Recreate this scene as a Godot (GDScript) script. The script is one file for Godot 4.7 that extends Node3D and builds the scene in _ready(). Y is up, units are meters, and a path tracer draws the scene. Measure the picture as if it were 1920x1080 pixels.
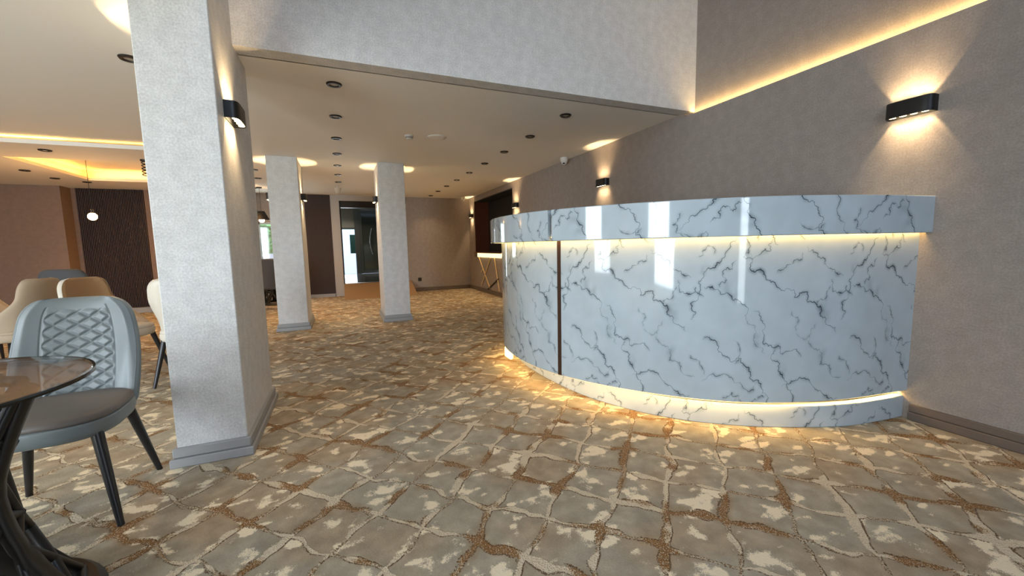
extends Node3D
# Hotel lobby: wallpapered room with square columns, a curved marble reception desk, patterned carpet.
# World: camera at x=0, z=0, 1.1 m above the carpet; -z runs into the room along the right wall.

const CEIL := 2.334          # underside of the main ceiling
const SOFFIT := 2.25         # underside of the lowered ceiling over the dining corner
const RIGHT := 3.13          # face of the right wall
const FAR := -10.25          # face of the far wall
const FRONT := 2.4           # inner face of the glazed front behind the camera
const LEFT := -6.2
const VOID_TOP := 4.6

var M := {}
var warm := Color(1.0, 0.82, 0.52)
var rng := RandomNumberGenerator.new()


func _ready() -> void:
	rng.seed = 7
	# ---------- camera, sky, daylight, exposure ----------
	var cam := Camera3D.new()
	cam.name = "camera"
	cam.position = Vector3(0, 1.1, 0)
	cam.rotation = Vector3(-0.104949, -0.397849, -0.020654)
	cam.fov = 71.13
	cam.near = 0.05
	cam.far = 200.0
	add_child(cam)
	cam.current = true
	var env := Environment.new()
	env.background_mode = Environment.BG_SKY
	var sky := Sky.new()
	var sm := ProceduralSkyMaterial.new()
	sm.sky_top_color = Color(0.62, 0.74, 0.92)
	sm.sky_horizon_color = Color(0.90, 0.94, 1.0)
	sm.ground_bottom_color = Color(0.5, 0.5, 0.48)
	sm.ground_horizon_color = Color(0.75, 0.76, 0.76)
	sm.sky_energy_multiplier = 2.2
	sm.ground_energy_multiplier = 1.2
	sky.sky_material = sm
	env.sky = sky
	env.tonemap_mode = Environment.TONE_MAPPER_LINEAR
	env.tonemap_exposure = 1.55
	env.sdfgi_enabled = true
	env.ssao_enabled = true
	env.ssil_enabled = true
	var we := WorldEnvironment.new()
	we.name = "world"
	we.environment = env
	add_child(we)
	# daylight through the glazed front behind the camera and the side window
	var day := Color(0.90, 0.945, 0.965)
	area("daylight", Vector3(-4.3, 1.15, FRONT - 0.04), Vector3(-3.9, 1.15, -4), Vector2(2.0, 2.1), day, 16.5)
	area("daylight", Vector3(0.9, 1.3, FRONT - 0.04), Vector3(0.9, 1.3, -4), Vector2(0.36, 2.2), day, 1.5)
	area("daylight", Vector3(0.6, 3.85, FRONT - 0.04), Vector3(0.6, 3.6, -4), Vector2(3.4, 1.1), day, 1.2)
	area("daylight", Vector3(LEFT + 0.05, 1.35, -1.1), Vector3(0, 1.35, -1.1), Vector2(1.3, 1.9), day, 7.5)

	materials()
	shell()
	columns()
	desk()
	ceiling_fittings()
	far_end()
	dining()


# =====================================================================  helpers
func area(called: String, at: Vector3, towards: Vector3, size: Vector2, c: Color, energy: float, parent: Node = self) -> void:
	var l := AreaLight3D.new()
	l.name = called
	l.area_size = size
	l.light_color = c
	l.light_energy = energy
	l.area_normalize_energy = true
	l.shadow_enabled = true
	l.set("area_range", 40.0)
	parent.add_child(l, true)
	var up := Vector3.UP if absf((towards - at).normalized().y) < 0.95 else Vector3.RIGHT
	l.transform = Transform3D(Basis.looking_at(towards - at, up), at)


func spot(at: Vector3, dir: Vector3, c: Color, energy: float, angle: float, blend: float, parent: Node, size := 0.008) -> void:
	var l := SpotLight3D.new()
	l.name = "beam"
	l.light_color = c
	l.light_energy = energy
	l.spot_angle = angle
	l.spot_angle_attenuation = blend
	l.spot_range = 14.0
	l.spot_attenuation = 2.0
	l.light_size = size
	l.shadow_enabled = true
	parent.add_child(l, true)
	var up := Vector3.UP if absf(dir.normalized().y) < 0.95 else Vector3.FORWARD
	l.transform = Transform3D(Basis.looking_at(dir, up), at)


var taken := {}

func numbered(called: String) -> String:
	if not taken.has(called):
		taken[called] = 0
		return called
	taken[called] += 1
	return "%s_%03d" % [called, taken[called]]


func thing(called: String, label: String, category: String, at := Vector3.ZERO, turn := 0.0, group := "") -> Node3D:
	var o := Node3D.new()
	o.name = numbered(called)
	add_child(o)
	o.position = at
	o.rotation.y = turn
	o.set_meta("label", label)
	o.set_meta("category", category)
	if group != "":
		o.set_meta("group", group)
	return o


func obj(called: String, mesh: Mesh, mat: Material, parent: Node, at := Vector3.ZERO) -> MeshInstance3D:
	var o := MeshInstance3D.new()
	if parent == self:
		o.name = numbered(called)
	else:
		var n := called
		var k := 0
		while parent.has_node(NodePath(n)):
			k += 1
			n = "%s_%03d" % [called, k]
		o.name = n
	o.mesh = mesh
	o.material_override = mat
	o.position = at
	parent.add_child(o, true)
	return o


func struct(called: String, mesh: Mesh, mat: Material) -> MeshInstance3D:
	var o := obj(called, mesh, mat, self)
	o.set_meta("kind", "structure")
	return o


func tag(o: Node, label: String, category: String, group := "") -> void:
	o.set_meta("label", label)
	o.set_meta("category", category)
	if group != "":
		o.set_meta("group", group)


func dup(src: Node3D, at: Vector3, turn: float, label: String, group := "") -> Node3D:
	var base: String = src.name
	var cut := base.rfind("_")
	if cut > 0 and base.substr(cut + 1).is_valid_int():
		base = base.substr(0, cut)
	var r: Node3D = src.duplicate()
	r.name = numbered(base)
	add_child(r)
	r.position = at
	r.rotation.y = turn
	r.set_meta("label", label)
	if group != "":
		r.set_meta("group", group)
	return r


func st_new() -> SurfaceTool:
	var st := SurfaceTool.new()
	st.begin(Mesh.PRIMITIVE_TRIANGLES)
	return st


# a, b, c, d run counter-clockwise seen from outside
func quad(st: SurfaceTool, a: Vector3, b: Vector3, c: Vector3, d: Vector3, ua := Vector2.ZERO, ub := Vector2(1, 0), uc := Vector2(1, 1), ud := Vector2(0, 1)) -> void:
	var n := (b - a).cross(c - a)
	if n.length() < 1e-12:
		n = (c - a).cross(d - a)
	n = n.normalized()
	for p in [[a, ua], [c, uc], [b, ub], [a, ua], [d, ud], [c, uc]]:
		st.set_normal(n)
		st.set_uv(p[1])
		st.add_vertex(p[0])


func add_box(st: SurfaceTool, lo: Vector3, hi: Vector3, ch := 0.0) -> void:
	if ch > 0.0:
		add_bevel(st, lo, hi, ch)
		return
	var p := func(i: int) -> Vector3: return Vector3(hi.x if i & 1 else lo.x, hi.y if i & 2 else lo.y, hi.z if i & 4 else lo.z)
	quad(st, p.call(4), p.call(5), p.call(7), p.call(6))
	quad(st, p.call(1), p.call(0), p.call(2), p.call(3))
	quad(st, p.call(5), p.call(1), p.call(3), p.call(7))
	quad(st, p.call(0), p.call(4), p.call(6), p.call(2))
	quad(st, p.call(6), p.call(7), p.call(3), p.call(2))
	quad(st, p.call(0), p.call(1), p.call(5), p.call(4))


func add_bevel(st: SurfaceTool, lo: Vector3, hi: Vector3, c: float) -> void:
	# box with chamfered edges
	var v := func(ax: int, sx: int, sy: int, sz: int) -> Vector3:
		var s := [sx, sy, sz]
		var r := Vector3()
		for k in 3:
			var e: float = hi[k] if s[k] > 0 else lo[k]
			r[k] = e if k == ax else e - s[k] * c
		return r
	for ax in 3:
		var b := (ax + 1) % 3
		var d := (ax + 2) % 3
		for s in [-1, 1]:
			var f := []
			for q in [[-1, -1], [1, -1], [1, 1], [-1, 1]]:
				var g := [0, 0, 0]
				g[ax] = s
				g[b] = q[0]
				g[d] = q[1]
				f.append(v.call(ax, g[0], g[1], g[2]))
			if s > 0:
				quad(st, f[0], f[1], f[2], f[3])
			else:
				quad(st, f[3], f[2], f[1], f[0])
		# edges parallel to ax
		for s in [-1, 1]:
			for t in [-1, 1]:
				var f := []
				for e in [-1, 1]:
					var g := [0, 0, 0]
					g[ax] = e
					g[b] = s
					g[d] = t
					f.append([v.call(b, g[0], g[1], g[2]), v.call(d, g[0], g[1], g[2])])
				if s * t > 0:
					quad(st, f[0][0], f[0][1], f[1][1], f[1][0])
				else:
					quad(st, f[1][0], f[1][1], f[0][1], f[0][0])
	for sx in [-1, 1]:
		for sy in [-1, 1]:
			for sz in [-1, 1]:
				var a: Vector3 = v.call(0, sx, sy, sz)
				var b2: Vector3 = v.call(1, sx, sy, sz)
				var c2: Vector3 = v.call(2, sx, sy, sz)
				if sx * sy * sz > 0:
					quad(st, a, b2, c2, c2)
				else:
					quad(st, a, c2, b2, b2)


func box_mesh(lo: Vector3, hi: Vector3, ch := 0.0) -> ArrayMesh:
	var st := st_new()
	add_box(st, lo, hi, ch)
	return st.commit()


func boxes_mesh(list: Array, ch := 0.0) -> ArrayMesh:
	var st := st_new()
	for b in list:
		add_box(st, b[0], b[1], ch)
	return st.commit()


# a grid of points -> smooth surface; rows x cols, normals from the grid; outside is (du x dv)
func add_grid(st: SurfaceTool, g: Array, uv: Array = [], closed_u := false) -> void:
	var rows := g.size()
	var cols: int = g[0].size()
	var nor := []
	for i in rows:
		var r := PackedVector3Array()
		for j in cols:
			var jm := j - 1
			var jp := j + 1
			if closed_u:
				jm = (j - 1 + cols - 1) % (cols - 1)
				jp = (j + 1) % (cols - 1)
				if j == cols - 1:
					jp = 1
					jm = cols - 2
			else:
				jm = maxi(jm, 0)
				jp = mini(jp, cols - 1)
			var du: Vector3 = g[i][jp] - g[i][jm]
			var dv: Vector3 = g[mini(i + 1, rows - 1)][j] - g[maxi(i - 1, 0)][j]
			var n := du.cross(dv)
			if n.length() < 1e-10:
				var i2 := 1 if i == 0 else rows - 2
				du = g[i2][jp] - g[i2][jm]
				n = du.cross(dv)
			r.append(n.normalized())
		nor.append(r)
	for i in rows - 1:
		for j in cols - 1:
			var q := [[i, j], [i, j + 1], [i + 1, j + 1], [i + 1, j]]
			for k in [0, 2, 1, 0, 3, 2]:
				var a: int = q[k][0]
				var b: int = q[k][1]
				st.set_normal(nor[a][b])
				st.set_uv(uv[a][b] if uv.size() else Vector2(float(b) / (cols - 1), float(a) / (rows - 1)))
				st.add_vertex(g[a][b])


# lathe about y: profile points (r, y) listed from bottom to top on the outside
func add_lathe(st: SurfaceTool, prof: Array, n := 24, at := Vector3.ZERO) -> void:
	for k in prof.size() - 1:
		var p: Vector2 = prof[k]
		var q: Vector2 = prof[k + 1]
		var g := []
		for w in [p, q]:
			var r := []
			for j in n + 1:
				var a := -TAU * j / n
				r.append(at + Vector3(cos(a) * w.x, w.y, sin(a) * w.x))
			g.append(r)
		add_grid(st, g, [], true)


func lathe(prof: Array, n := 24) -> ArrayMesh:
	var st := st_new()
	add_lathe(st, prof, n)
	return st.commit()


# tapered tube along points with radii
func add_tube(st: SurfaceTool, pts: Array, rad: Array, n := 10, caps := true, flat := 1.0) -> void:
	var g := []
	var ref := Vector3.UP
	for i in pts.size():
		var d: Vector3 = (pts[mini(i + 1, pts.size() - 1)] - pts[maxi(i - 1, 0)]).normalized()
		if absf(d.dot(ref)) > 0.95:
			ref = Vector3.RIGHT if absf(d.x) < 0.9 else Vector3.FORWARD
		var x := ref.cross(d).normalized()
		var y := d.cross(x).normalized()
		var r := []
		for j in n + 1:
			var a := TAU * j / n
			r.append(pts[i] + (x * cos(a) + y * sin(a) * flat) * rad[i])
		g.append(r)
	add_grid(st, g, [], true)
	if caps:
		for e in [0, pts.size() - 1]:
			for j in n:
				if e == 0:
					quad(st, pts[e], g[e][j + 1], g[e][j], g[e][j])
				else:
					quad(st, pts[e], g[e][j], g[e][j + 1], g[e][j + 1])


func tube(pts: Array, rad: Array, n := 10) -> ArrayMesh:
	var st := st_new()
	add_tube(st, pts, rad, n)
	return st.commit()


func disc(r: float, n := 24, down := false) -> ArrayMesh:
	var st := st_new()
	for j in n:
		var a := Vector3(cos(TAU * j / n) * r, 0, sin(TAU * j / n) * r)
		var b := Vector3(cos(TAU * (j + 1) / n) * r, 0, sin(TAU * (j + 1) / n) * r)
		if down:
			quad(st, Vector3.ZERO, a, b, b)
		else:
			quad(st, Vector3.ZERO, b, a, a)
	return st.commit()


# =====================================================================  materials
func mat(called: String, c: Color, rough := 0.8, metal := 0.0, spec := 0.5) -> StandardMaterial3D:
	var m := StandardMaterial3D.new()
	m.resource_name = called
	m.albedo_color = c
	m.roughness = rough
	m.metallic = metal
	m.metallic_specular = spec
	M[called] = m
	return m


func glow(called: String, c: Color, e: float) -> StandardMaterial3D:
	var m := mat(called, Color(0.9, 0.88, 0.84), 0.6)
	m.emission_enabled = true
	m.emission = c
	m.emission_energy_multiplier = e
	return m


func noise_bytes(size: int, freq: float, sd: int, oct := 3) -> PackedByteArray:
	var n := FastNoiseLite.new()
	n.seed = sd
	n.frequency = freq
	n.noise_type = FastNoiseLite.TYPE_SIMPLEX_SMOOTH
	n.fractal_octaves = oct
	var im := n.get_seamless_image(size, size, false, false, 0.15, true)
	im.convert(Image.FORMAT_L8)
	return im.get_data()


func noise_tex(size: int, freq: float, sd: int, lo: Color, hi: Color, oct := 3, stretch := Vector2.ONE) -> ImageTexture:
	var b := noise_bytes(size, freq, sd, oct)
	var out := PackedByteArray()
	out.resize(size * size * 3)
	for i in size * size:
		var t: float = b[i] / 255.0
		var c := lo.lerp(hi, t)
		out[i * 3] = int(c.r * 255)
		out[i * 3 + 1] = int(c.g * 255)
		out[i * 3 + 2] = int(c.b * 255)
	return ImageTexture.create_from_image(Image.create_from_data(size, size, false, Image.FORMAT_RGB8, out))


func paper(called: String, c: Color, weave: Texture2D, bump: Texture2D) -> StandardMaterial3D:
	var m := mat(called, c, 0.72)
	m.albedo_texture = weave
	m.uv1_triplanar = true
	m.uv1_world_triplanar = true
	m.uv1_scale = Vector3.ONE * 1.6
	m.heightmap_enabled = true
	m.heightmap_texture = bump
	m.heightmap_scale = 0.06
	return m


func weave_texture() -> ImageTexture:
	# linen-like wallpaper: crossed threads plus fine mottling
	var s := 512
	var a := noise_bytes(s, 0.09, 11, 3)
	var b := noise_bytes(s, 0.012, 12, 2)
	var out := PackedByteArray()
	out.resize(s * s)
	var row := PackedFloat32Array()
	var col := PackedFloat32Array()
	for i in s:
		row.append(rng.randf_range(-1, 1))
		col.append(rng.randf_range(-1, 1))
	for y in s:
		for x in s:
			var i := y * s + x
			var t := 222.0 + (a[i] - 128) * 0.13 + (b[i] - 128) * 0.06 + row[y] * 3.5 + col[x] * 3.5
			out[i] = clampi(int(t), 0, 255)
	return ImageTexture.create_from_image(Image.create_from_data(s, s, false, Image.FORMAT_L8, out))


func materials() -> void:
	var weave := weave_texture()
	paper("paper_column", Color(0.93, 0.925, 0.91), weave, weave)
	paper("paper_wall", Color(0.68, 0.64, 0.61), weave, weave)
	paper("paper_dining", Color(0.61, 0.51, 0.445), weave, weave)
	mat("plaster", Color(0.94, 0.925, 0.895), 0.85)
	mat("jamb", Color(0.69, 0.69, 0.68), 0.7)
	mat("white", Color(0.88, 0.88, 0.86), 0.5)
	mat("skirt", Color(0.60, 0.60, 0.595), 0.45)
	mat("skirt_brown", Color(0.40, 0.355, 0.32), 0.45)
	mat("black", Color(0.045, 0.042, 0.042), 0.4)
	mat("black_gloss", Color(0.03, 0.028, 0.03), 0.22)
	mat("bronze", Color(0.16, 0.13, 0.11), 0.4, 0.3)
	mat("seam", Color(0.34, 0.25, 0.20), 0.35, 0.6)
	mat("wenge", Color(0.27, 0.215, 0.20), 0.6)
	mat("wenge_dark", Color(0.22, 0.155, 0.15), 0.6)
	mat("walnut", Color(0.36, 0.20, 0.125), 0.5)
	mat("shade_black", Color(0.15, 0.155, 0.17), 0.6)
	mat("gold", Color(0.95, 0.84, 0.62), 0.35, 0.25)
	mat("ramp", Color(0.62, 0.50, 0.36), 0.9)
	mat("tile", Color(0.30, 0.29, 0.28), 0.12)
	mat("grey_wall", Color(0.55, 0.56, 0.54), 0.7)
	mat("chrome", Color(0.85, 0.85, 0.85), 0.15, 1.0)
	mat("alu", Color(0.42, 0.44, 0.43), 0.35, 0.7)
	mat("door_glass", Color(0.30, 0.325, 0.30), 0.10, 0.35)
	mat("teal", Color(0.16, 0.36, 0.36), 0.7)
	var leather := mat("leather_grey", Color(0.435, 0.465, 0.47), 0.42)
	leather.heightmap_enabled = true
	leather.heightmap_texture = weave
	leather.uv1_triplanar = true
	leather.uv1_scale = Vector3.ONE * 5.0
	leather.heightmap_scale = 0.03
	mat("leather_taupe", Color(0.40, 0.37, 0.345), 0.45)
	mat("cloth_beige", Color(0.68, 0.61, 0.52), 0.8)
	mat("leather_cream", Color(0.85, 0.82, 0.76), 0.45)
	mat("leather_tan", Color(0.66, 0.52, 0.37), 0.5)
	mat("cloth_dark", Color(0.30, 0.30, 0.31), 0.8)
	mat("leg", Color(0.11, 0.11, 0.115), 0.35)
	glow("lens", Color(1.0, 0.88, 0.68), 6.0)
	glow("led", Color(1.0, 0.80, 0.50), 2.2)
	glow("led_cove", Color(1.0, 0.72, 0.30), 2.2)
	glow("led_panel", Color(1.0, 0.86, 0.60), 1.4)
	glow("bulb", Color(1.0, 0.80, 0.55), 12.0)
	glow("downlight_on", Color(1.0, 0.86, 0.66), 0.7)
	mat("downlight_off", Color(0.78, 0.75, 0.70), 0.4)
	var g := mat("glass", Color(0.80, 0.86, 0.84, 0.10), 0.03)
	g.transparency = BaseMaterial3D.TRANSPARENCY_ALPHA
	var t := mat("table_glass", Color(0.16, 0.19, 0.17, 0.16), 0.03)
	t.transparency = BaseMaterial3D.TRANSPARENCY_ALPHA
	var lf := mat("leaf", Color(0.52, 0.72, 0.38), 0.7)
	lf.backlight_enabled = true
	lf.backlight = Color(0.5, 0.7, 0.3)
	mat("outside_white", Color(0.92, 0.92, 0.90), 0.8)
	carpet_material()
	marble_material()


func carpet_material() -> void:
	# woven lattice: taupe cells, cream and rust rope lines with dark edges, worn cream patches
	var s := 1536
	var cells := 8.0
	var ns := 768
	var wa := noise_bytes(ns, 0.006, 21, 3)
	var wb := noise_bytes(ns, 0.007, 22, 3)
	var fine := noise_bytes(ns, 0.11, 23, 2)
	var fine2 := noise_bytes(ns, 0.28, 33, 2)
	var patch := noise_bytes(ns, 0.012, 24, 4)
	var rust := noise_bytes(ns, 0.006, 25, 3)
	var cream := noise_bytes(ns, 0.010, 26, 3)
	var tone := noise_bytes(ns, 0.02, 27, 3)
	var big := noise_bytes(ns, 0.0035, 28, 2)
	var streak := streak_bytes(ns)
	var out := PackedByteArray()
	out.resize(s * s * 3)
	var bump := PackedByteArray()
	bump.resize(s * s)
	var k := cells / s
	for y in s:
		var ny := (y >> 1) * ns
		var fy := ((y * 2) % ns) * ns
		for x in s:
			var i := ny + (x >> 1)
			var fi := (y % ns) * ns + (x % ns)
			var f: float = (fine[fi] - 128) / 128.0
			var f2: float = (fine2[fi] - 128) / 128.0
			var u: float = x * k + (wa[i] - 128) * 0.0010 + (cream[i] - 128) * 0.0004 + f * 0.022
			var v: float = y * k + (wb[i] - 128) * 0.0010 + (patch[i] - 128) * 0.0004 + f2 * 0.014
			var du := absf(u - roundf(u))
			var dv := absf(v - roundf(v))
			var su: float = u - roundf(u)
			var sv: float = v - roundf(v)
			var pn: float = patch[i] / 255.0
			var rn: float = rust[i] / 255.0
			var cn: float = cream[i] / 255.0
			var w := 0.022 + 0.06 * clampf((cn - 0.42) * 2.8, 0.0, 1.0) + f * 0.012
			var d := du if du < dv else dv
			var side := su if du < dv else sv
			# ground: grey-taupe drifting into tan
			var tn: float = 1.0 + (tone[i] - 128) * 0.0008 + f * 0.035
			var tan: float = clampf((big[i] - 118) / 70.0, 0.0, 1.0)
			var r := lerpf(0.640, 0.645, tan) * tn
			var g := lerpf(0.603, 0.580, tan) * tn
			var b := lerpf(0.532, 0.490, tan) * tn
			var h := 90.0 + f * 12.0
			# rust bloom round some lines
			var bloom := clampf((rn - 0.56) * 5.0, 0.0, 1.0) * clampf(1.0 - d / 0.16 + f * 0.5, 0.0, 1.0)
			r = lerpf(r, 0.58, bloom * 0.7)
			g = lerpf(g, 0.455, bloom * 0.7)
			b = lerpf(b, 0.32, bloom * 0.7)
			# cream patches with ragged, streaky edges inside the cells
			var stk: float = (streak[i] - 128) / 128.0
			var pe: float = pn + stk * 0.19 + f * 0.05 + f2 * 0.10 - 0.66
			if pe > 0.0:
				var q := clampf(pe * 22.0, 0.0, 1.0)
				r = lerpf(r, 0.91, q)
				g = lerpf(g, 0.855, q)
				b = lerpf(b, 0.745, q)
				h -= 10.0
			# rope lines: cream tufts, or a rust and cream fleck, with thin dark furrows beside them
			var speck := f * 0.7 + f2 * 0.8
			var rusty := clampf((rn - 0.57) * 8.0, 0.0, 1.0)
			w += rusty * 0.02
			if d < w:
				h = 150.0 + f * 60.0
				if speck + rusty * 0.75 > 0.42 and rusty > 0.05:
					r = 0.50 + f * 0.12
					g = 0.36 + f * 0.12
					b = 0.22 + f * 0.10
				elif speck > 0.52 or (cn < 0.42 and speck > -0.05):
					r = 0.50
					g = 0.41
					b = 0.31
				else:
					r = 0.82 + f * 0.08
					g = 0.765 + f * 0.08
					b = 0.665 + f * 0.08
			elif d < w + 0.024 and (side > 0.0 or rn > 0.56) and f + f2 * 0.6 + cn > 0.36:
				r = 0.40
				g = 0.32
				b = 0.24
				h = 50.0
			var o := (y * s + x) * 3
			out[o] = int(clampf(r, 0.0, 1.0) * 255.0)
			out[o + 1] = int(clampf(g, 0.0, 1.0) * 255.0)
			out[o + 2] = int(clampf(b, 0.0, 1.0) * 255.0)
			bump[y * s + x] = clampi(int(h), 0, 255)
	var m := mat("carpet", Color(1, 1, 1), 0.95, 0.0, 0.2)
	m.albedo_texture = ImageTexture.create_from_image(Image.create_from_data(s, s, false, Image.FORMAT_RGB8, out))
	m.heightmap_enabled = true
	m.heightmap_texture = ImageTexture.create_from_image(Image.create_from_data(s, s, false, Image.FORMAT_L8, bump))
	m.heightmap_scale = 0.5


func streak_bytes(ns: int) -> PackedByteArray:
	# noise drawn out along one diagonal of the lattice, seamless
	var a := noise_bytes(ns, 0.035, 29, 3)
	var out := PackedByteArray()
	out.resize(ns * ns)
	for y in ns:
		for x in ns:
			var t := 0
			for k in 7:
				var xx := (x + k * 5) % ns
				var yy := (y - k * 5 + ns) % ns
				t += a[yy * ns + xx]
			out[y * ns + x] = clampi(128 + (t / 7 - 128) * 2, 0, 255)
	return out


func marble_material() -> void:
	var s := 1024
	var ink := PackedFloat32Array()
	ink.resize(s * s)
	# veins read off one repeat of the printed stone: x, y in repeats, then strength
	var veins := [
		[[0.02, 0.50, 0.02, 0.40, 0.08, 0.30, 0.17, 0.17, 0.24, 0.08, 0.33, -0.02], 0.8],
		[[0.33, -0.02, 0.38, 0.06, 0.34, 0.12, 0.45, 0.10, 0.52, 0.02], 0.6],
		[[0.10, 0.30, 0.20, 0.32, 0.28, 0.37, 0.37, 0.49], 0.9],
		[[0.37, 0.49, 0.43, 0.60, 0.50, 0.70], 0.35],
		[[0.20, 0.30, 0.22, 0.20, 0.30, 0.14], 0.7],
		[[0.38, 0.10, 0.46, 0.20, 0.52, 0.27, 0.62, 0.31, 0.75, 0.33, 0.83, 0.40, 0.91, 0.50, 0.99, 0.58], 1.0],
		[[0.83, 0.40, 0.90, 0.37, 0.93, 0.30], 0.55],
		[[0.55, 0.22, 0.66, 0.16, 0.72, 0.10], 0.6],
		[[0.75, 0.06, 0.86, 0.13, 0.95, 0.20, 1.02, 0.24], 0.7],
		[[0.93, 0.26, 0.98, 0.34, 1.05, 0.30, 1.10, 0.36], 0.8],
		[[0.10, 0.62, 0.20, 0.68, 0.28, 0.74, 0.40, 0.78, 0.47, 0.86, 0.52, 0.95, 0.56, 1.05], 0.9],
		[[0.42, 0.44, 0.48, 0.55, 0.56, 0.66, 0.62, 0.70, 0.75, 0.72], 0.75],
		[[0.56, 0.66, 0.60, 0.78, 0.66, 0.90, 0.74, 1.02], 0.85],
		[[0.10, 0.88, 0.22, 0.84, 0.32, 0.88, 0.40, 0.93, 0.45, 0.88], 0.55],
		[[0.62, 0.90, 0.72, 0.86, 0.84, 0.90, 0.93, 0.96, 1.03, 0.98], 0.75],
		[[0.80, 0.62, 0.88, 0.68, 0.97, 0.80, 1.06, 0.86], 0.5],
		[[0.84, 0.52, 0.80, 0.60, 0.70, 0.58], 0.3],
		[[0.24, 0.98, 0.30, 0.94, 0.36, 1.01], 0.6],
		[[0.05, 0.12, 0.12, 0.05, 0.16, 0.10], 0.5],
		[[0.30, 0.62, 0.34, 0.70, 0.31, 0.76], 0.5],
		[[0.02, 0.72, 0.09, 0.76, 0.12, 0.84], 0.55],
		[[0.66, 0.44, 0.72, 0.50, 0.70, 0.56], 0.4],
		[[0.52, 0.95, 0.47, 0.98, 0.43, 1.03], 0.6],
	]
	for v in veins:
		var flat: Array = v[0]
		var pts := []
		for i in flat.size() / 2:
			pts.append(Vector2(flat[i * 2], flat[i * 2 + 1]))
		for level in 5:
			var more := []
			for i in pts.size() - 1:
				var a: Vector2 = pts[i]
				var b: Vector2 = pts[i + 1]
				var dd := (b - a)
				more.append(a)
				more.append((a + b) / 2 + Vector2(-dd.y, dd.x) * rng.randf_range(-0.33, 0.33))
			more.append(pts[pts.size() - 1])
			pts = more
		var strength: float = v[1]
		var ph := rng.randf() * 10.0
		for i in pts.size() - 1:
			var a: Vector2 = pts[i] * s
			var b: Vector2 = pts[i + 1] * s
			var n := maxi(1, int(a.distance_to(b)))
			for j in n:
				var p := a.lerp(b, float(j) / n)
				var t := (i + float(j) / n) / pts.size()
				var pulse := 0.5 + 0.5 * sin(t * 21.0 + ph) * sin(t * 9.0 + ph * 2.0)
				var fade := minf(1.0, minf(t, 1.0 - t) * 9.0 + 0.15)
				stamp(ink, s, p, 1.0 + 1.5 * pulse, minf(1.0, strength * fade * (0.5 + 0.6 * pulse)))
				if j % 6 == 0 and pulse > 0.35:
					stamp(ink, s, p + Vector2(rng.randf_range(-6, 6), rng.randf_range(-6, 9)), 6.0 + 9.0 * pulse, strength * fade * 0.10 * pulse)
	# soft grey clouds
	for c in [[0.24, 0.30, 20.0], [0.31, 0.36, 17.0], [0.88, 0.44, 26.0], [0.91, 0.49, 18.0], [0.44, 0.62, 20.0], [0.62, 0.80, 16.0], [0.90, 0.72, 20.0], [0.1, 0.2, 14.0]]:
		for j in 14:
			stamp(ink, s, Vector2(c[0] * s + rng.randf_range(-22, 22), c[1] * s + rng.randf_range(-40, 40)), c[2], 0.045)
	var cloud := noise_bytes(s, 0.004, 41, 3)
	var out := PackedByteArray()
	out.resize(s * s * 3)
	for i in s * s:
		var k := minf(ink[i], 1.0)
		var c: float = (cloud[i] - 128) / 128.0 * 0.022
		out[i * 3] = int(clampf(lerpf(0.885 + c, 0.24, k), 0, 1) * 255)
		out[i * 3 + 1] = int(clampf(lerpf(0.900 + c, 0.28, k), 0, 1) * 255)
		out[i * 3 + 2] = int(clampf(lerpf(0.905 + c, 0.31, k), 0, 1) * 255)
	var m := mat("marble", Color(0.80, 0.845, 0.87), 0.06)
	m.albedo_texture = ImageTexture.create_from_image(Image.create_from_data(s, s, false, Image.FORMAT_RGB8, out))


func stamp(ink: PackedFloat32Array, s: int, p: Vector2, r: float, a: float) -> void:
	var n := int(ceil(r * 1.5))
	var px := int(p.x)
	var py := int(p.y)
	for y in range(py - n, py + n + 1):
		for x in range(px - n, px + n + 1):
			var d := Vector2(x, y).distance_to(p) / r
			if d < 1.5:
				var i := posmod(y, s) * s + posmod(x, s)
				var w := a * clampf(1.5 - d, 0.0, 1.0)
				ink[i] = maxf(ink[i], w) if r < 5.0 else ink[i] + w * 0.5


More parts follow.
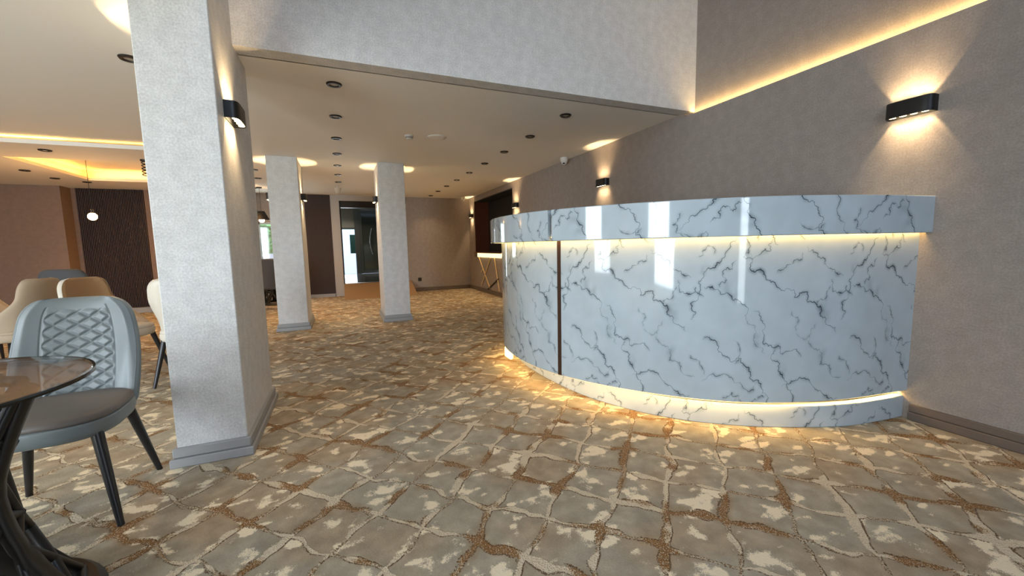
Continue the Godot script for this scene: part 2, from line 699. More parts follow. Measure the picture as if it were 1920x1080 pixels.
# =====================================================================  room shell
func shell() -> void:
	# floor: carpet lattice turned 45 degrees to the walls
	var st := st_new()
	var lo := Vector2(LEFT - 0.3, FAR - 0.2)
	var hi := Vector2(RIGHT + 0.1, FRONT + 0.2)
	var uv := func(x: float, z: float) -> Vector2:
		var t := 8.0 * 0.225
		return Vector2((x + z) * 0.70711 / t + 0.13, (z - x) * 0.70711 / t + 0.31)
	quad(st, Vector3(lo.x, 0, hi.y), Vector3(hi.x, 0, hi.y), Vector3(hi.x, 0, lo.y), Vector3(lo.x, 0, lo.y), uv.call(lo.x, hi.y), uv.call(hi.x, hi.y), uv.call(hi.x, lo.y), uv.call(lo.x, lo.y))
	add_box(st, Vector3(lo.x, -0.2, lo.y), Vector3(hi.x, -0.004, hi.y))
	struct("floor", st.commit(), M.carpet)

	# ceilings
	var T := CEIL + 0.14
	struct("ceiling", boxes_mesh([
		[Vector3(-1.75, CEIL, FAR - 0.2), Vector3(RIGHT + 0.15, T, -3.13)],
		[Vector3(-1.75, CEIL, -3.13), Vector3(-0.54, T, FRONT + 0.2)],
		[Vector3(LEFT - 0.2, CEIL, -6.12), Vector3(-1.75, T, FRONT + 0.2)],
	]), M.plaster)
	struct("ceiling_void", box_mesh(Vector3(-0.7, VOID_TOP, -3.2), Vector3(RIGHT + 0.3, VOID_TOP + 0.15, FRONT + 0.2)), M.plaster)
	# bulkhead over the front edge of the low ceiling, and the other walls of the high void
	struct("wall_bulkhead", box_mesh(Vector3(-0.55, CEIL, -3.14), Vector3(RIGHT + 0.3, VOID_TOP, -3.0)), M.paper_column)
	struct("wall_void_left", box_mesh(Vector3(-0.66, CEIL + 0.14, -2.495), Vector3(-0.54, VOID_TOP, FRONT + 0.2)), M.paper_column)

	# right wall: lower part stands proud of the upper part and carries an LED strip on its top edge
	var R := RIGHT
	struct("wall_right", boxes_mesh([
		[Vector3(R, 0, -3.07), Vector3(R + 0.2, 2.302, FRONT + 0.2)],
		[Vector3(R, 0, -7.33), Vector3(R + 0.2, CEIL + 0.1, -3.07)],
		[Vector3(R, 0, FAR - 0.2), Vector3(R + 0.2, CEIL + 0.1, -9.77)],
		[Vector3(R, 2.215, -9.77), Vector3(R + 0.2, CEIL + 0.1, -7.33)],
		[Vector3(R, 0, -9.77), Vector3(R + 0.2, 0.86, -7.33)],
	]), M.paper_wall)
	struct("wall_right_upper", box_mesh(Vector3(R + 0.065, 2.302, -3.07), Vector3(R + 0.3, VOID_TOP, FRONT + 0.2)), M.paper_wall)
	var cove := thing("cove_light", "warm LED strip glowing along the ledge of the grey right wall", "cove light", Vector3(R + 0.03, 2.304, -0.4))
	obj("led_strip", box_mesh(Vector3(-0.006, 0, -2.58), Vector3(0.006, 0.008, 2.6)), M.led, cove)
	for k in 6:
		area("cove_beam", Vector3(0.0, 0.014, -2.17 + k * 0.866), Vector3(0.045, 0.3, -2.17 + k * 0.866), Vector2(0.86, 0.02), warm, 0.14, cove)
		cove.get_child(cove.get_child_count() - 1).transform.basis = Basis.looking_at(Vector3(0.25, 1, 0), Vector3.FORWARD) * Basis(Vector3(0, 0, 1), PI / 2)

	# bar opening in the right wall
	struct("wall_bar_recess", boxes_mesh([
		[Vector3(R + 0.001, 0.955, -9.77), Vector3(R + 0.37, 2.215, -9.75)],
		[Vector3(R + 0.001, 0.955, -7.35), Vector3(R + 0.37, 2.215, -7.33)],
	]), M.walnut)
	struct("wall_bar_back", boxes_mesh([
		[Vector3(R + 0.37, 0.8, -9.9), Vector3(R + 0.43, 2.4, -7.2)],
		[Vector3(R + 0.2, 2.215, -9.79), Vector3(R + 0.37, 2.3, -7.31)],
		[Vector3(R + 0.2, 0.80, -9.79), Vector3(R + 0.37, 0.86, -7.31)],
	]), M.shade_black)
	struct("trim_1", box_mesh(Vector3(R + 0.001, 2.195, -9.75), Vector3(R + 0.37, 2.215, -7.35)), M.shade_black)

	# far wall with window and doorway
	var z0 := FAR - 0.2
	struct("wall_far", boxes_mesh([
		[Vector3(-2.3, 0, z0), Vector3(-2.1, CEIL + 0.1, FAR)],
		[Vector3(-2.1, 0, z0), Vector3(-1.15, 0.76, FAR)],
		[Vector3(-2.1, 1.72, z0), Vector3(-1.15, CEIL + 0.1, FAR)],
		[Vector3(-1.15, 0, z0), Vector3(0.02, CEIL + 0.1, FAR)],
		[Vector3(0.02, 2.21, z0), Vector3(1.44, CEIL + 0.1, FAR)],
		[Vector3(1.44, 0, z0), Vector3(R + 0.2, CEIL + 0.1, FAR)],
	]), M.paper_wall)
	struct("trim_2", boxes_mesh([
		[Vector3(-0.165, 0, FAR), Vector3(0.02, CEIL, FAR + 0.02)],
		[Vector3(0.02, 2.21, FAR), Vector3(1.44, CEIL, FAR + 0.02)],
	]), M.jamb)
	# dining corner walls
	struct("wall_dining", box_mesh(Vector3(LEFT - 0.2, 0, -9.75), Vector3(-4.27, 2.7, -9.26)), M.paper_dining)
	struct("wall_dining_back", box_mesh(Vector3(-4.27, 0, -9.75), Vector3(-1.9, 2.7, -9.55)), M.paper_dining)
	struct("wall_dining_side", box_mesh(Vector3(-2.1, 0, FAR - 0.2), Vector3(-1.9, 2.7, -9.75)), M.paper_dining)
	struct("wall_left", boxes_mesh([
		[Vector3(LEFT - 0.2, 0, -9.75), Vector3(LEFT, 2.7, -1.8)],
		[Vector3(LEFT - 0.2, 0, -0.4), Vector3(LEFT, 2.7, FRONT + 0.2)],
		[Vector3(LEFT - 0.2, 2.6, -1.8), Vector3(LEFT, 2.7, -0.4)],
		[Vector3(LEFT - 0.2, 0, -1.8), Vector3(LEFT, 0.4, -0.4)],
	]), M.paper_dining)
	# front wall behind the camera: wide glazing, a slim glazed strip, high lights
	var f0 := FRONT
	var f1 := FRONT + 0.2
	struct("wall_front", boxes_mesh([
		[Vector3(LEFT, 0, f0), Vector3(-5.4, VOID_TOP, f1)],
		[Vector3(-5.4, 2.3, f0), Vector3(-3.2, VOID_TOP, f1)],
		[Vector3(-3.2, 0, f0), Vector3(-1.2, VOID_TOP, f1)],
		[Vector3(-1.2, 2.5, f0), Vector3(RIGHT + 0.3, 3.25, f1)],
		[Vector3(-1.2, 4.45, f0), Vector3(RIGHT + 0.3, VOID_TOP, f1)],
		[Vector3(2.4, 3.25, f0), Vector3(RIGHT + 0.3, 4.45, f1)],
		[Vector3(-1.2, 0, f0), Vector3(0.68, 2.5, f1)],
		[Vector3(1.12, 0, f0), Vector3(RIGHT + 0.3, 2.5, f1)],
	]), M.paper_wall)
	window_frame("window_1", Vector3(-5.4, 0.0, f0 + 0.08), Vector3(-3.2, 2.3, f0 + 0.14), 2)
	window_frame("window_2", Vector3(0.68, 0.0, f0 + 0.08), Vector3(1.12, 2.5, f0 + 0.14), 1)
	window_frame("window_3", Vector3(-1.2, 3.25, f0 + 0.08), Vector3(2.4, 4.45, f0 + 0.14), 3)

	# pier wall beside the entrance, behind the camera
	struct("wall_entrance", box_mesh(Vector3(-1.1, 0, 0.65), Vector3(-1.0, CEIL, FRONT)), M.paper_wall)

	# lowered ceiling of the dining corner with its lit tray
	var fz := -5.88
	var tx0 := -3.55
	var tx1 := -2.05
	var tz0 := -8.5
	var tz1 := -6.72
	st = st_new()
	var sx0 := LEFT - 0.1
	var sx1 := -1.75
	var sz0 := -9.8
	var th := 0.042
	for b in [[sx0, sx1, tz1, fz], [sx0, sx1, sz0, tz0], [sx0, tx0, tz0, tz1], [tx1, sx1, tz0, tz1]]:
		add_box(st, Vector3(b[0], SOFFIT, b[2]), Vector3(b[1], SOFFIT + th, b[3]))
	struct("ceiling_dining", st.commit(), M.plaster)
	struct("ceiling_tray", boxes_mesh([
		[Vector3(sx0, 2.52, sz0 - 0.2), Vector3(sx1, 2.62, -6.10)],
		[Vector3(sx0, CEIL + 0.14, -6.14), Vector3(sx1, 2.62, -6.10)],
		[Vector3(sx1, CEIL + 0.14, sz0 - 0.6), Vector3(sx1 + 0.05, 2.62, -6.10)],
		[Vector3(tx0 - 0.16, SOFFIT + th, tz0 - 0.16), Vector3(tx0 - 0.13, 2.52, tz1 + 0.16)],
		[Vector3(tx1 + 0.13, SOFFIT + th, tz0 - 0.16), Vector3(tx1 + 0.16, 2.52, tz1 + 0.16)],
		[Vector3(tx0 - 0.13, SOFFIT + th, tz0 - 0.16), Vector3(tx1 + 0.13, 2.52, tz0 - 0.13)],
		[Vector3(tx0 - 0.13, SOFFIT + th, tz1 + 0.13), Vector3(tx1 + 0.13, 2.52, tz1 + 0.16)],
		[Vector3(tx0 - 0.14, 2.42, tz0 - 0.14), Vector3(tx1 + 0.14, 2.45, tz1 + 0.14)],
	]), M.plaster)
	var tl := thing("tray_light", "amber LED strip inside the rectangular ceiling tray over the dining corner", "cove light", Vector3((tx0 + tx1) / 2, SOFFIT + th, (tz0 + tz1) / 2))
	var hx := (tx1 - tx0) / 2
	var hz := (tz1 - tz0) / 2
	var o := 0.075
	obj("led_strip", box_mesh(Vector3(-hx - o - 0.01, 0, -hz - o), Vector3(-hx - o + 0.01, 0.012, hz + o)), M.led_cove, tl)
	obj("led_strip", box_mesh(Vector3(hx + o - 0.01, 0, -hz - o), Vector3(hx + o + 0.01, 0.012, hz + o)), M.led_cove, tl)
	obj("led_strip", box_mesh(Vector3(-hx - o, 0, -hz - o - 0.01), Vector3(hx + o, 0.012, -hz - o + 0.01)), M.led_cove, tl)
	obj("led_strip", box_mesh(Vector3(-hx - o, 0, hz + o - 0.01), Vector3(hx + o, 0.012, hz + o + 0.01)), M.led_cove, tl)
	var amber := Color(1.0, 0.66, 0.26)
	for s in [-1, 1]:
		area("cove_beam", Vector3(s * (hx + o), 0.016, 0), Vector3(s * (hx + o), 1, 0), Vector2(0.02, 2 * hz), amber, 0.35, tl)
		tl.get_child(tl.get_child_count() - 1).transform.basis = Basis(Vector3(1, 0, 0), PI / 2)
		area("cove_beam", Vector3(0, 0.016, s * (hz + o)), Vector3(0, 1, s * (hz + o)), Vector2(2 * hx, 0.02), amber, 0.3, tl)
		tl.get_child(tl.get_child_count() - 1).transform.basis = Basis(Vector3(1, 0, 0), PI / 2)
	var fl := thing("cove_light", "amber LED strip above the white edge of the lowered dining ceiling", "cove light", Vector3(-4.0, SOFFIT + th, fz - 0.09))
	obj("led_strip", box_mesh(Vector3(-1.6, 0, -0.008), Vector3(2.2, 0.006, 0.008)), M.led_cove, fl)
	area("cove_beam", Vector3(-0.1, 0.01, 0), Vector3(-0.1, 1, 0), Vector2(2.9, 0.016), Color(1.0, 0.78, 0.42), 0.28, fl)
	fl.get_child(fl.get_child_count() - 1).transform.basis = Basis(Vector3(1, 0, 0), PI / 2)
	area("cove_beam", Vector3(1.75, 0.01, 0), Vector3(1.75, 1, 0), Vector2(0.8, 0.016), Color(1.0, 0.78, 0.42), 0.035, fl)
	fl.get_child(fl.get_child_count() - 1).transform.basis = Basis(Vector3(1, 0, 0), PI / 2)

	# baseboards: two steps with a groove
	var bb := func(called: String, list: Array, m: Material) -> void:
		struct(called, boxes_mesh(list, 0.004), m)
	bb.call("baseboard_right", [
		[Vector3(R - 0.028, 0, -1.24), Vector3(R, 0.05, FRONT)], [Vector3(R - 0.018, 0.05, -1.24), Vector3(R, 0.095, FRONT)],
		[Vector3(R - 0.028, 0, FAR), Vector3(R, 0.05, -4.3)], [Vector3(R - 0.018, 0.05, FAR), Vector3(R, 0.095, -4.3)]], M.skirt_brown)
	bb.call("baseboard_far", [
		[Vector3(1.59, 0, FAR), Vector3(R - 0.03, 0.05, FAR + 0.028)], [Vector3(1.59, 0.05, FAR), Vector3(R - 0.03, 0.095, FAR + 0.018)]], M.skirt_brown)
	bb.call("baseboard_dining", [
		[Vector3(-4.2, 0, -9.55), Vector3(-2.0, 0.1, -9.47)], [Vector3(LEFT, 0, -9.26), Vector3(-4.27, 0.1, -9.24)]], M.skirt)
	bb.call("baseboard_back", [
		[Vector3(-1.1, 0, FAR), Vector3(-0.17, 0.075, FAR + 0.06)]], M.skirt)


func window_frame(called: String, lo: Vector3, hi: Vector3, bays: int) -> void:
	var st := st_new()
	var w := 0.045
	add_box(st, lo, Vector3(hi.x, lo.y + w, hi.z))
	add_box(st, Vector3(lo.x, hi.y - w, lo.z), hi)
	for k in bays + 1:
		var x := lerpf(lo.x, hi.x - w, float(k) / bays)
		add_box(st, Vector3(x, lo.y, lo.z), Vector3(x + w, hi.y, hi.z))
	var f := struct(called, st.commit(), M.alu)
	for k in bays:
		var a := lerpf(lo.x, hi.x - w, float(k) / bays) + w
		var b := lerpf(lo.x, hi.x - w, float(k + 1) / bays)
		obj("pane", box_mesh(Vector3(a, lo.y + w, (lo.z + hi.z) / 2 - 0.003), Vector3(b, hi.y - w, (lo.z + hi.z) / 2 + 0.003)), M.glass, f)


# =====================================================================  columns and wall lamps
func columns() -> void:
	var spots := [
		[-0.838, -0.528, -3.355, -2.50, VOID_TOP, "large square column in grey wallpaper nearest the camera beside the dining chairs"],
		[-0.838, -0.475, -6.98, -6.2, CEIL, "square grey column in front of the dark slatted panel, left of the far pair"],
		[0.556, 0.925, -6.98, -6.22, CEIL, "square grey column standing before the glass doorway, right of the far pair"],
	]
	for c in spots:
		var o := thing("column", c[5], "column", Vector3((c[0] + c[1]) / 2, 0, (c[2] + c[3]) / 2), 0.0, "square wallpapered columns")
		var h := Vector3((c[1] - c[0]) / 2, 0, (c[3] - c[2]) / 2)
		obj("shaft", box_mesh(Vector3(-h.x, 0, -h.z), Vector3(h.x, c[4], h.z), 0.004), M.paper_column, o)
		var lower := box_mesh(Vector3(-h.x - 0.03, 0, -h.z - 0.03), Vector3(h.x + 0.03, 0.048, h.z + 0.03), 0.005)
		var upper := box_mesh(Vector3(-h.x - 0.018, 0.048, -h.z - 0.018), Vector3(h.x + 0.018, 0.10, h.z + 0.018), 0.006)
		var sk := obj("baseboard", lower, M.skirt, o)
		obj("upper_step", upper, M.skirt, sk)
	# lamps on the right wall and on the column sides
	sconce(Vector3(RIGHT, 1.85, -1.34), -PI / 2, "black up-and-down wall lamp above the right end of the reception desk", 1.0)
	sconce(Vector3(RIGHT, 1.87, -4.36), -PI / 2, "black up-and-down wall lamp on the right wall above the middle of the marble desk", 1.0)
	sconce(Vector3(RIGHT, 1.86, -7.15), -PI / 2, "small black wall lamp at the near edge of the dark bar opening", 1.0)
	sconce(Vector3(RIGHT, 1.87, -9.98), -PI / 2, "small black wall lamp between the bar opening and the far corner", 1.0)
	sconce(Vector3(-0.528, 1.855, -2.74), PI / 2, "black wall lamp on the right side of the large near column", 1.0)
	sconce(Vector3(-0.838, 1.855, -2.88), -PI / 2, "black wall lamp on the dining side of the large near column", 1.0)
	sconce(Vector3(-0.475, 1.84, -6.55), PI / 2, "black wall lamp on the right side of the left far column", 1.0)
	sconce(Vector3(-0.838, 1.84, -6.55), -PI / 2, "black wall lamp on the hidden left side of the left far column", 1.0)
	sconce(Vector3(0.556, 1.84, -6.6), -PI / 2, "black wall lamp on the left side of the column before the doorway", 1.0)
	sconce(Vector3(0.925, 1.84, -6.7), PI / 2, "black wall lamp on the hidden right side of the column before the doorway", 1.0)


var sconce_body: ArrayMesh
var sconce_lens: ArrayMesh

# local frame: back plate on the plane z = 0, the lamp stands out towards +z
func sconce(at: Vector3, turn: float, label: String, power: float) -> void:
	if sconce_body == null:
		var st := st_new()
		var w := 0.11
		var d := 0.068
		var h := 0.045
		var n := 20
		var out := []
		for j in n + 1:
			var a := PI * j / n
			var cx := -cos(a)
			var sz := sin(a)
			out.append(Vector3(signf(cx) * pow(absf(cx), 0.4) * w, 0, pow(maxf(sz, 0.0), 0.4) * d))
		var g := []
		for y in [-h, -h + 0.003, h - 0.003, h]:
			var r := []
			for p in out:
				var k := 0.985 if absf(y) == h else 1.0
				r.append(Vector3(p.x * k, y, p.z * k))
			g.append(r)
		add_grid(st, g)
		for y in [-0.003, 0.003]:
			for j in n:
				var p0 := Vector3(out[j].x * 0.98, y, out[j].z * 0.98)
				var p1 := Vector3(out[j + 1].x * 0.98, y, out[j + 1].z * 0.98)
				if y > 0.0:
					quad(st, Vector3(0, y, 0), p0, p1, p1)
				else:
					quad(st, Vector3(0, y, 0), p1, p0, p0)
		# inner face of the housing and the back plate
		var gi := []
		for y in [h, -h]:
			var r := []
			for p in out:
				r.append(Vector3(p.x * 0.965, y, p.z * 0.95))
			gi.append(r)
		add_grid(st, gi)
		add_grid(st, [g[3], gi[0]])
		add_grid(st, [gi[1], g[0]])
		add_box(st, Vector3(-w, -h, 0.0), Vector3(w, h, 0.003))
		sconce_body = st.commit()
		sconce_lens = lathe([Vector2(0.001, -0.0185), Vector2(0.0155, -0.0185), Vector2(0.0155, 0.0185), Vector2(0.001, 0.0185)], 14)
	var o := thing("wall_lamp", label, "wall lamp", at, turn, "black up-and-down wall lamps")
	obj("body", sconce_body, M.black, o)
	for k in 4:
		var x := -0.0735 + k * 0.049
		for s in [1, -1]:
			obj("lens", sconce_lens, M.lens, o, Vector3(x, s * 0.0235, 0.044))
			spot(Vector3(x, s * 0.010, 0.044), Vector3(0, s, -0.15), Color(1.0, 0.85, 0.64), 0.085 * power, 30.0, 0.05, o, 0.004)


# =====================================================================  reception desk
func curve(pts: Array, step := 0.03) -> Array:
	# smooth line through the points, evenly sampled
	var c := Curve3D.new()
	c.bake_interval = step
	for i in pts.size():
		var a: Vector2 = pts[maxi(i - 1, 0)]
		var b: Vector2 = pts[mini(i + 1, pts.size() - 1)]
		var p: Vector2 = pts[i]
		var t := (b - a).normalized()
		var lin := p.distance_to(a) / 3.0
		var lout := p.distance_to(b) / 3.0
		c.add_point(Vector3(p.x, 0, p.y), Vector3(-t.x, 0, -t.y) * lin, Vector3(t.x, 0, t.y) * lout)
	var out := []
	var n := int(c.get_baked_length() / step)
	for i in n + 1:
		var q := c.sample_baked(c.get_baked_length() * i / n, true)
		out.append(Vector2(q.x, q.z))
	return out


func shifted(line: Array, by: float, by_end := INF) -> Array:
	# offset to the outside (left of the direction of travel seen from above is outside here)
	var out := []
	for i in line.size():
		var t: Vector2 = (line[mini(i + 1, line.size() - 1)] - line[maxi(i - 1, 0)]).normalized()
		var k := float(i) / (line.size() - 1)
		var w := by if by_end == INF else lerpf(by, by_end, smoothstep(0.35, 1.0, k))
		var p: Vector2 = line[i] + Vector2(-t.y, t.x) * w
		out.append(Vector2(minf(p.x, RIGHT), p.y))
	return out


# solid wall that follows a plan line: outer face at the line, inner face "thick" behind it
func add_ribbon(st: SurfaceTool, line: Array, y0: float, y1: float, thick: float, us: float, vs: float, turned := false, u0 := 0.0, ch := 0.004) -> void:
	var inner := shifted(line, -thick)
	var outer := []
	var uvs := []
	var ys := [y0, y0 + ch, y1 - ch, y1]
	var off := shifted(line, -ch)
	var arc := 0.0
	var arcs := []
	for i in line.size():
		if i > 0:
			arc += line[i].distance_to(line[i - 1])
		arcs.append(arc)
	var mk := func(src: Array, y: float) -> Array:
		var r := []
		for p in src:
			r.append(Vector3(p.x, y, p.y))
		return r
	var g := [mk.call(off, ys[0]), mk.call(line, ys[1]), mk.call(line, ys[2]), mk.call(off, ys[3])]
	for k in 3:
		var uv := []
		for e in 2:
			var r := []
			for i in line.size():
				var u: float = u0 + arcs[i] / us
				var v: float = (1.0 - (ys[k + e] - 0.17) / vs)
				r.append(Vector2(v * 0.9 + 0.37, u) if turned else Vector2(u, v))
			uv.append(r)
		add_grid(st, [g[k], g[k + 1]], uv)
	var gi := mk.call(inner, y0)
	var gj := mk.call(inner, y1)
	add_grid(st, [gj, gi])
	add_grid(st, [g[3], gj])
	add_grid(st, [gi, g[0]])
	var n := line.size() - 1
	quad(st, g[1][0], gi[0], gj[0], g[2][0])
	quad(st, gi[n], g[1][n], g[2][n], gj[n])


func desk() -> void:
	# plan lines in (x, z), read from the photograph's floor line; they run from the far end round to the wall
	var panel := curve([Vector2(2.25, -4.12), Vector2(1.80, -4.03), Vector2(1.50, -3.76), Vector2(1.345, -3.39), Vector2(1.30, -2.98), Vector2(1.355, -2.58), Vector2(1.485, -2.25), Vector2(1.68, -1.95), Vector2(1.88, -1.725), Vector2(2.10, -1.55), Vector2(2.36, -1.425), Vector2(2.67, -1.33), Vector2(3.13, -1.262)])
	var plinth := curve([Vector2(1.53, -3.50), Vector2(1.50, -3.25), Vector2(1.51, -2.842), Vector2(1.575, -2.40), Vector2(1.736, -2.02), Vector2(1.931, -1.77), Vector2(2.16, -1.585), Vector2(2.286, -1.51), Vector2(2.533, -1.392), Vector2(2.712, -1.33), Vector2(3.0, -1.285), Vector2(3.13, -1.275)])
	var d := thing("reception_desk", "curved white marble reception desk with grey veins and glowing warm light strips", "reception desk")
	# split the front at the bronze joint
	var cut := 0
	for i in panel.size():
		if panel[i].x < 1.42 and panel[i].y < -2.44:
			cut = i
	var a := panel.slice(0, cut)
	var b := panel.slice(cut)
	var y0 := 0.17
	var y1 := 1.125
	var st := st_new()
	add_ribbon(st, b, y0, y1, 0.05, 0.83, y1 - y0, false, 0.0)
	obj("front_panel", st.commit(), M.marble, d)
	st = st_new()
	add_ribbon(st, a, y0, y1, 0.05, 0.83, y1 - y0, false, 0.35)
	obj("front_panel", st.commit(), M.marble, d)
	var jl := panel.slice(cut - 1, cut + 1)
	st = st_new()
	add_ribbon(st, shifted(jl, 0.004), y0, y1, 0.05, 1, 1)
	obj("joint_strip", st.commit(), M.seam, d)
	# counter band
	var band := shifted(panel, 0.10, 0.055)
	band[band.size() - 1].x = RIGHT
	var yt := 1.333
	for part in [[band.slice(cut), 0.12], [band.slice(0, cut), 0.55]]:
		st = st_new()
		add_ribbon(st, part[0], y1, yt, 0.03, 0.95, 0.955, true, part[1])
		obj("counter_fascia", st.commit(), M.marble, d)
	st = st_new()
	add_ribbon(st, shifted(band, -0.03), yt - 0.03, yt - 0.001, 0.42, 0.95, 0.955)
	obj("counter_top", st.commit(), M.marble, d)
	st = st_new()
	add_ribbon(st, shifted(band, -0.03), y1 + 0.03, y1 + 0.045, 0.12, 0.95, 0.955)
	obj("counter_soffit", st.commit(), M.white, d)
	# plinth
	st = st_new()
	add_ribbon(st, plinth, 0.0, y0 - 0.035, 0.05, 0.83, 0.955, false, 0.2)
	obj("plinth", st.commit(), M.marble, d)
	st = st_new()
	add_ribbon(st, shifted(panel, -0.30), 0.0, y0, 0.02, 0.83, 0.955)
	obj("inner_kick", st.commit(), M.white, d)
	st = st_new()
	add_ribbon(st, shifted(panel, -0.02), y0 - 0.004, y0 + 0.012, 0.30, 0.83, 0.955)
	obj("soffit_board", st.commit(), M.white, d)
	# LED strips: one under the counter, one under the front panel
	var up := shifted(panel, 0.04, 0.02)
	st = st_new()
	add_ribbon(st, up, y1 + 0.022, y1 + 0.029, 0.012, 1, 1, false, 0.0, 0.001)
	obj("led_strip", st.commit(), M.led, d)
	var low := shifted(panel, -0.035)
	st = st_new()
	add_ribbon(st, low, y0 - 0.014, y0 - 0.005, 0.014, 1, 1, false, 0.0, 0.001)
	obj("led_strip", st.commit(), M.led, d)
	obj("led_end", box_mesh(Vector3(1.40, 0.03, -3.56), Vector3(1.44, 0.135, -3.42), 0.012), M.led, d)
	strip_lights(up, y1 + 0.02, 0.022, 0.0, d)
	strip_lights(low, y0 - 0.018, 0.027, 0.0, d)


func strip_lights(line: Array, y: float, power: float, lean: float, parent: Node) -> void:
	var step := 8
	var i := 0
	while i < line.size() - 1:
		var j := mini(i + step, line.size() - 1)
		var p: Vector2 = line[i]
		var q: Vector2 = line[j]
		var t := (q - p)
		var l := AreaLight3D.new()
		l.name = "strip_light"
		l.area_size = Vector2(t.length(), 0.014)
		l.light_color = Color(1.0, 0.80, 0.48)
		l.light_energy = power * t.length() / 0.24
		l.shadow_enabled = true
		parent.add_child(l, true)
		var c := (p + q) / 2
		var x := Vector3(t.x, 0, t.y).normalized()
		l.transform = Transform3D(Basis(x, Vector3.UP.cross(x).normalized() * 1.0, Vector3.UP), Vector3(c.x, y, c.y))
		# the light shines along its own -z, which is straight down here
		l.transform.basis = Basis(x, Vector3.UP.cross(x), Vector3.UP).orthonormalized()
		i = j


# =====================================================================  ceiling fittings
func downlight(at: Vector3, label: String, group: String, on: float) -> void:
	var o := thing("downlight", label, "downlight", at, 0.0, group)
	obj("ring", ring_mesh, M.bronze, o)
	obj("lens", ring_lens, M.downlight_on if on > 0.0 else M.downlight_off, o, Vector3(0, -0.004, 0))
	if on > 0.0:
		spot(Vector3(0, -0.02, 0), Vector3(0, -1, 0), Color(1.0, 0.82, 0.60), on, 48.0, 0.8, o, 0.03)


var ring_mesh: ArrayMesh
var ring_lens: ArrayMesh

func ceiling_fittings() -> void:
	ring_mesh = lathe([Vector2(0.030, -0.001), Vector2(0.034, -0.012), Vector2(0.050, -0.012), Vector2(0.056, -0.004), Vector2(0.056, 0.0)], 24)
	ring_lens = disc(0.034, 20, true)
	var far_words := ["nearest the camera", "second from the front", "third from the front", "fourth from the front", "fifth from the front", "sixth from the front", "seventh from the front", "eighth from the front", "last by the far wall"]
	for k in 8:
		downlight(Vector3(0.026, CEIL, -3.43 - k * 0.802), "black ringed downlight in the ceiling row between the columns, " + far_words[mini(k, 7)], "downlights between the columns", 0.0 if k < 4 else 0.26)
	for k in 9:
		downlight(Vector3(2.06, CEIL, -3.49 - k * 0.79), "black ringed downlight in the ceiling row near the right wall, " + far_words[k], "downlights near the right wall", 0.0 if k < 4 else 0.26)
	downlight(Vector3(-1.165, CEIL, -3.42), "black ringed downlight on the ceiling left of the large near column", "", 0.0)
	var words := ["seen right of the large column", "second behind the large column", "by the window, third behind the large column"]
	for k in 3:
		downlight(Vector3([-1.15, -1.23, -1.5][k], CEIL, [-7.33, -8.16, -9.4][k]), "small downlight in the gap between two columns, " + words[k], "downlights in the column gap", 0.4)
	var dl := [[-2.93, -6.19, "by the front edge of the lowered dining ceiling"], [-3.9, -8.38, "left of the lit tray, second from the back"], [-3.67, -8.69, "at the back left corner of the lit tray"], [-3.88, -7.71, "left of the middle of the lit tray"]]
	for k in 4:
		downlight(Vector3(dl[k][0], SOFFIT, dl[k][1]), "dark downlight in the dining ceiling " + dl[k][2], "downlights in the dining ceiling", 0.35)
	# coil lamp hanging beside the column
	var co := thing("coil_pendant", "black wire coil hanging from the dining ceiling right beside the large column", "pendant lamp", Vector3(-2.17, SOFFIT, -6.5))
	var cp := []
	var cr := []
	for k in 73:
		var a := TAU * k / 14.0
		cp.append(Vector3(cos(a) * 0.042, -0.02 - 0.036 * k / 14.0, sin(a) * 0.042))
		cr.append(0.006)
	obj("coil", tube(cp, cr, 6), M.black, co)
	obj("canopy", lathe([Vector2(0.001, -0.02), Vector2(0.05, -0.018), Vector2(0.055, 0.0)], 18), M.black, co)
	# smoke detector, blank plate, cameras
	var s := thing("smoke_detector", "white round smoke detector on the ceiling between the downlight rows", "smoke detector", Vector3(0.769, CEIL, -4.677))
	obj("base", lathe([Vector2(0.001, -0.018), Vector2(0.046, -0.018), Vector2(0.05, 0.0)], 24), M.white, s)
	obj("cap", lathe([Vector2(0.001, -0.045), Vector2(0.028, -0.043), Vector2(0.036, -0.036), Vector2(0.038, -0.018)], 24), M.white, s)
	obj("vent_ring", lathe([Vector2(0.0385, -0.033), Vector2(0.0395, -0.030), Vector2(0.0395, -0.022), Vector2(0.0385, -0.019)], 24), M.skirt, s)
	var p := thing("ceiling_plate", "flat white round cover plate on the ceiling beside the smoke detector", "cover plate", Vector3(1.071, CEIL, -4.646))
	obj("plate", lathe([Vector2(0.001, -0.012), Vector2(0.085, -0.010), Vector2(0.10, -0.003), Vector2(0.10, 0.0)], 28), M.plaster, p)
	obj("rim", lathe([Vector2(0.098, -0.006), Vector2(0.104, -0.005), Vector2(0.106, 0.0)], 28), M.white, p)
	cctv(Vector3(3.02, CEIL, -5.16), "white dome camera on the ceiling against the right wall above the desk")
	cctv(Vector3(2.9, CEIL, -9.95), "white dome camera in the far right corner of the ceiling")
	var q := thing("ceiling_sensor", "white cone shaped sensor hanging from the ceiling before the doorway", "sensor", Vector3(0.013, CEIL, -8.66))
	obj("stem", lathe([Vector2(0.02, -0.05), Vector2(0.02, 0.0)], 16), M.white, q)
	obj("cone", lathe([Vector2(0.001, -0.16), Vector2(0.03, -0.155), Vector2(0.055, -0.10), Vector2(0.062, -0.05), Vector2(0.02, -0.045)], 20), M.white, q)


